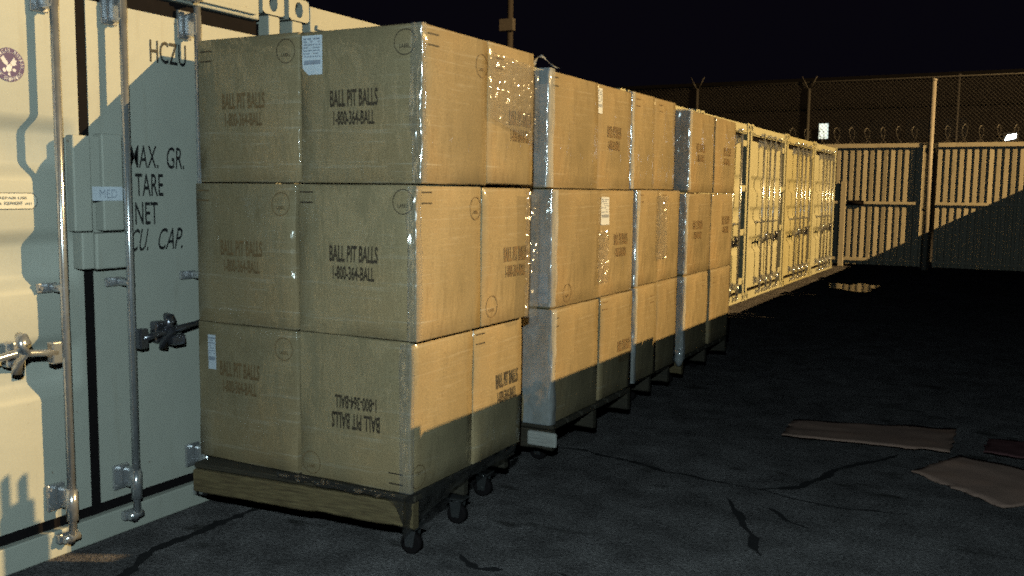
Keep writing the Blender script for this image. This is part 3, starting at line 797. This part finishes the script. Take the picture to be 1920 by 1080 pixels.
# second stack
w2 = empty('stretch_wrap', 'clear stretch film round the second stack, loose tail knotted over its top corner', 'plastic wrap', (1.26, .65, .2), 0, 'stretch film round the carton stacks')
for k, (dx) in enumerate((.010, .002, -.03)):
    par(wrap_strip(1.268 + dx, .655, ZL[k][0], ZL[k][1] - .01, 0, .16, .05, 13 + k, .007, off=.013).build('corner_band', M['filmdense']), w2)
def tail(i, j):
    a = i * math.pi; r = .05 + .01 * noise.noise(Vector((i * 4, j, 2)))
    return (1.13 + i * .16 + .02 * j, .63 + .03 * j - .03 * math.sin(a), 2.225 + .055 * math.sin(a) + .03 * j * math.sin(a * 2))
par(sheet(tail, 24, 6).build('loose_tail', M['filmdense']), w2)
cq3 = crinkle(9.7, .009, 34)
par(sheet(lambda i, j: (1.290 + cq3(i * .2, j * .4), 1.27 + i * .16, 1.02 + j * .32), 34, 60).build('crinkled_patch', M['film']), w2)
w3 = empty('stretch_wrap', 'clear stretch film round the third stack, shiny vertical band at its front corner', 'plastic wrap', (1.23, 1.985, .2), 0, 'stretch film round the carton stacks')
for k, dx in enumerate((.03, .03, -.02)):
    par(wrap_strip(1.225 + dx, 1.985, ZL[k][0], ZL[k][1] - .005, 0, .12, .025, 23 + k, .006, off=.012).build('corner_band', M['filmdense']), w3)
cq4 = crinkle(1.7, .009, 34)
par(sheet(lambda i, j: (1.272 + cq4(i * .3, j * .4), 2.35 + i * .22, 1.1 + j * .45), 44, 70).build('crinkled_patch', M['film']), w3)
w4 = empty('stretch_wrap', 'clear stretch film round the fourth stack, twisted end hanging below its front corner', 'plastic wrap', (1.21, 3.17, .2), 0, 'stretch film round the carton stacks')
for k, dx in enumerate((0, 0, .01)):
    par(wrap_strip(1.215 + dx, 3.17, ZL[k][0] - (.02 if k == 0 else 0), ZL[k][1] - .02, 0, .15, .03, 33 + k, .007, off=.013).build('corner_band', M['filmdense']), w4)
tb = MB(); tb.tube([(1.2, 3.15, .34), (1.205, 3.148, .30), (1.2, 3.15, .26), (1.204, 3.15, .21)], [.05, .03, .04, .015], 8)
par(tb.build('twisted_end', M['filmdense']), w4)

# ================================================================== flattened cardboard on the ground
M['flatcard'] = carton_mat('damp_cardboard', (0.36, 0.225, 0.185), 0.0, 0.0)
M['flatcard2'] = carton_mat('dark_damp_cardboard', (0.16, 0.075, 0.08), 0.0, 0.0)
def flat_card(label, corners, lift, mat, seed, sag=.02):
    A, B, C_, D = [Vector((*c, 0)) for c in corners]; t = .006
    b = MB()
    def fn(i, j, dz=0):
        p = A.lerp(B, i).lerp(D.lerp(C_, i), j)
        e = .02 * noise.noise(Vector((i * 5 + seed, j * 5, 1)))
        ed = min(i, 1 - i, j, 1 - j)
        jit = Vector((noise.noise(Vector((i * 11, j * 11, seed))), noise.noise(Vector((i * 11, j * 11, seed + 9))), 0)) * (.032 if ed < .001 else 0)
        h = lift[0] * (1 - i) * (1 - j) + lift[1] * i * (1 - j) + lift[2] * i * j + lift[3] * (1 - i) * j
        return p + jit + Vector((0, 0, max(.006, h + e * .4 + .012) + dz))
    top = b.grid(20, 12, lambda i, j: fn(i, j, t)); bot = b.grid(20, 12, lambda i, j: fn(i, j, 0))
    def stitch(a, c):
        for (p, q), (r, s_) in zip(zip(a, a[1:]), zip(c, c[1:])): b.bm.faces.new([p, q, s_, r])
    stitch(top[0], bot[0]); stitch(top[-1], bot[-1]); stitch([r[0] for r in top], [r[0] for r in bot]); stitch([r[-1] for r in top], [r[-1] for r in bot])
    o = b.build('flattened_cardboard', mat); tag(o, label, 'cardboard', 'flattened cardboard lying on the yard'); return o
flat_card('long strip of brown cardboard flat on the asphalt, leftmost of the sheets, front edge lifted', [(2.25, 2.06), (3.22, 2.20), (3.22, 2.95), (2.21, 2.62)], (.028, .02, .0, .0), M['flatcard'], 1)
flat_card('larger brown cardboard sheet flat on the asphalt in front of the long strip', [(3.05, 1.72), (3.52, 1.28), (4.1, 1.9), (3.28, 2.19)], (.0, .0, .0, .012), M['flatcard'], 5)
flat_card('dark maroon cardboard piece lying at the right edge behind the larger sheet', [(3.40, 2.27), (4.0, 2.24), (4.0, 2.85), (3.42, 2.72)], (.03, .02, .01, .01), M['flatcard2'], 8)

# ================================================================== far metal fence
FY = 18.12
fence_paint = paint_mat('fence_paint', (0.56, 0.48, 0.37), (0.24, 0.17, 0.11), 0.7)
fence = empty('metal_fence', 'ribbed sheet metal fence with horizontal rails closing the end of the yard', 'fence', (1.5, FY, 0))
def fpar(o): return par(o, fence)
def ribbed(xa, xb, za, zb):
    b = MB(); x = xa; P = []
    while x < xb:
        j_ = .012 * noise.noise(Vector((x * 7.3, 1, 2))); P += [(x, .0), (x + .008, -.06 + j_), (x + .084, -.06 - j_), (x + .092, .0)]; x += .140 + j_
    P.append((min(x, xb + .1), 0))
    lo = [b.bm.verts.new((p, FY + q, za)) for p, q in P]; hi = [b.bm.verts.new((p, FY + q, zb)) for p, q in P]
    for i in range(len(P) - 1): b.bm.faces.new([lo[i], lo[i + 1], hi[i + 1], hi[i]])
    return b
fpar(ribbed(-6, 1.62, .06, 2.66).build('sheet_panel', fence_paint, fix=False)); fpar(ribbed(1.93, 4.95, .06, 2.62).build('sheet_panel', fence_paint, fix=False))
for z, h in ((2.66, .045), (1.42, .03), (.175, .035)):
    for xa, xb in ((-6, 1.62), (1.93, 4.95)):
        b = MB(); b.box(xa, xb, FY - .115, FY - .077, z - h, z + h, .006); fpar(b.build('rail', fence_paint))
b = MB(); b.box(1.66, 1.88, FY + .02, FY + .14, 0, 2.7, .01); fpar(b.build('gate_post', M['dark']))
b = MB(); b.box(.0, .12, FY - .14, FY - .08, .0, 1.88, .01); fpar(b.build('end_post', fence_paint))
b = MB(); b.box(.14, .5, FY - .135, FY - .101, 1.36, 1.47, .01); b.tube([(.18, FY - .14, 1.41), (.46, FY - .14, 1.41)], .025, 8); fpar(b.build('gate_latch', M['rubber']))

# tall poles
pole_m = plain('pole_paint', (0.36, 0.31, 0.27), .5)
post_m = plain('dull_post', (0.05, 0.044, 0.043), .6, spec=.2)
def pole(label, x, y, h, r, arms=False, cat='post', name='fence_post'):
    root = empty(name, label, cat, (x, y, 0), 0, 'tall posts along the fence')
    b = MB(); b.tube([(0, 0, 0), (0, 0, h)], [r, r * .85], 10); b.build('shaft', post_m if arms else pole_m, root)
    if arms:
        for s_ in (-1, 1):
            b = MB(); b.tube([(s_ * .02, 0, h - .02), (s_ * .17, 0, h + .28)], .016, 6); b.build('barbed_arm', post_m, root)
    else:
        b = MB(); b.tube([(0, 0, h), (0, 0, h + .03), (0, 0, h + .05)], [r * 1.1, r * 1.1, r * .3], 10); b.build('cap', pole_m, root)
    return root
pole('tall pale steel post in front of the gap in the metal fence', 1.79, FY - .16, 4.0, .058)
pole('thin post with forked barbed wire arms left of the lit window', -.97, 19.0, 4.05, .045, True)
pole('thin post with forked arms above the fourth carton stack', -3.66, 19.0, 4.15, .045, True)

# chain link above the metal fence
wire = plain('fence_wire', (0.045, 0.04, 0.042), .6, 0, spec=.15)
cl = empty('chain_link_fence', 'chain link mesh fence with posts standing above and behind the metal fence', 'fence', (2, 19.05, 0))
b = MB(); zt, zb = 4.2, 2.5; xa, xb = -6.0, 5.2; H = zt - zb; s_ = .085
x = xa - H
while x < xb:
    for sg in (1, -1):
        p0 = Vector((x if sg > 0 else x + H, 19.05 + .004 * sg, zb)); p1 = Vector((x + H if sg > 0 else x, 19.05 + .004 * sg, zt))
        lo = max(p0.x, p1.x); 
        if min(p0.x, p1.x) >= xa and lo <= xb: b.tube([p0, p1], .0042, 3, False)
    x += s_
par(b.build('wire_mesh', wire), cl)
b = MB(); b.tube([(xa, 19.05, zt), (xb, 19.05, zt)], .014, 8); par(b.build('top_rail', post_m), cl)
for x in (-5.9, 2.2, 5.0):
    b = MB(); b.tube([(x, 19.08, 0), (x, 19.08, zt + .05)], .035, 8); par(b.build('post', wire), cl)
# razor wire coil
b = MB(); P = []
x0, x1 = -1.2, 4.9; turns = int((x1 - x0) / .31)
for k in range(turns * 24 + 1):
    a = 2 * math.pi * k / 24; u = k / (turns * 24); wob = noise.noise(Vector((u * 40, 2, 3)))
    P.append((x0 + (x1 - x0) * u + .105 * math.cos(a) + .03 * wob, FY + .02 + .15 * math.cos(a + .7), 2.87 + .03 * wob + (.185 + .03 * noise.noise(Vector((u * 23, 7, 1)))) * math.sin(a)))
b.tube(P, .006, 4)
for k in range(0, len(P), 3):
    p = Vector(P[k]); b.poly([p + Vector((-.018, 0, -.008)), p + Vector((.018, 0, -.008)), p + Vector((.018, .003, .008)), p + Vector((-.018, .003, .008))])
o = b.build('razor_wire', plain('razor_wire_steel', (.16, .14, .13), .5, .2))
tag(o, 'coiled razor wire running along the top of the ribbed metal fence', 'razor wire')

# utility pole with a box far left
up = empty('utility_pole', 'dark utility pole with a square box high up, rising behind the carton stacks', 'pole', (-12.74, 26, 0))
b = MB(); b.tube([(0, 0, 0), (0, 0, 10.5)], [.14, .10], 10); b.build('shaft', plain('weathered_pole', (.10, .08, .075), .8), up)
b = MB(); b.box(-.28, .28, -.32, -.12, 7.2, 7.62, .02); b.build('equipment_box', plain('box_grey', (.20, .17, .16), .6), up)

# ================================================================== building beyond the fence
bd = empty('building', 'long dim building behind the fence with one lit window', 'building', (-3, 42, 0))
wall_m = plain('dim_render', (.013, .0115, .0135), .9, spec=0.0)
def bpar(o): return par(o, bd)
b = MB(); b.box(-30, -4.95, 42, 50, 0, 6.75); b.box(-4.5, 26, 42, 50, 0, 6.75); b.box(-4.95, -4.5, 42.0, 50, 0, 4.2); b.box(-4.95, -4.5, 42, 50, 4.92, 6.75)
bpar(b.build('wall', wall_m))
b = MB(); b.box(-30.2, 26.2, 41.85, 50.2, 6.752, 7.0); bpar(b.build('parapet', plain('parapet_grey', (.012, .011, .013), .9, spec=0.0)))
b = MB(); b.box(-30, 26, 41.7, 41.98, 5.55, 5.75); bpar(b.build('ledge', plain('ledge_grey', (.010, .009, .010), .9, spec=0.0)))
b = MB(); b.box(-4.94, -4.51, 42.12, 42.16, 4.205, 4.915)
lit = plain('lit_window_glass', (.8, .85, .8), .4, 0, (.86, 1.0, .90), 1.1)
wf = bpar(b.build('lit_window', lit))
b = MB()
for q in ((-4.945, -4.505, 4.205, 4.235), (-4.945, -4.505, 4.885, 4.915), (-4.945, -4.505, 4.52, 4.545)): b.box(q[0], q[1], 42.06, 42.11, q[2], q[3])
for q in ((-4.945, -4.915), (-4.535, -4.505)): b.box(q[0], q[1], 42.055, 42.115, 4.236, 4.884)
o = b.build('window_frame', plain('window_frame_white', (.6, .6, .6), .5)); par(o, wf); o.matrix_parent_inverse = (Matrix.Translation(bd.location)).inverted()
for x in (-3.6, -2.2, -.7, .9):
    b = MB(); b.box(x - .45, x + .45, 41.96, 41.99, 4.15, 5.0); wo_ = bpar(b.build('window', plain('dark_glass', (.012, .012, .016), .15)))
fl_ = empty('wall_floodlight', 'bright white floodlight on the building wall at the right edge', 'light', (3.04, 41.5, 4.13))
b = MB(); b.box(-.30, .30, .02, .2, -.2, .2, .02); b.box(-.05, .05, .2, .5, -.05, .05); b.build('housing', M['dark'], fl_)
b = MB(); b.prism([(-.2, .0, -.14), (.2, .0, -.05), (.22, .0, .13), (-.12, .0, .08)], (0, .019, 0)); b.build('lens', plain('lit_lens', (.9, .9, .9), .3, 0, (.85, .95, 1.0), 30.0), fl_)
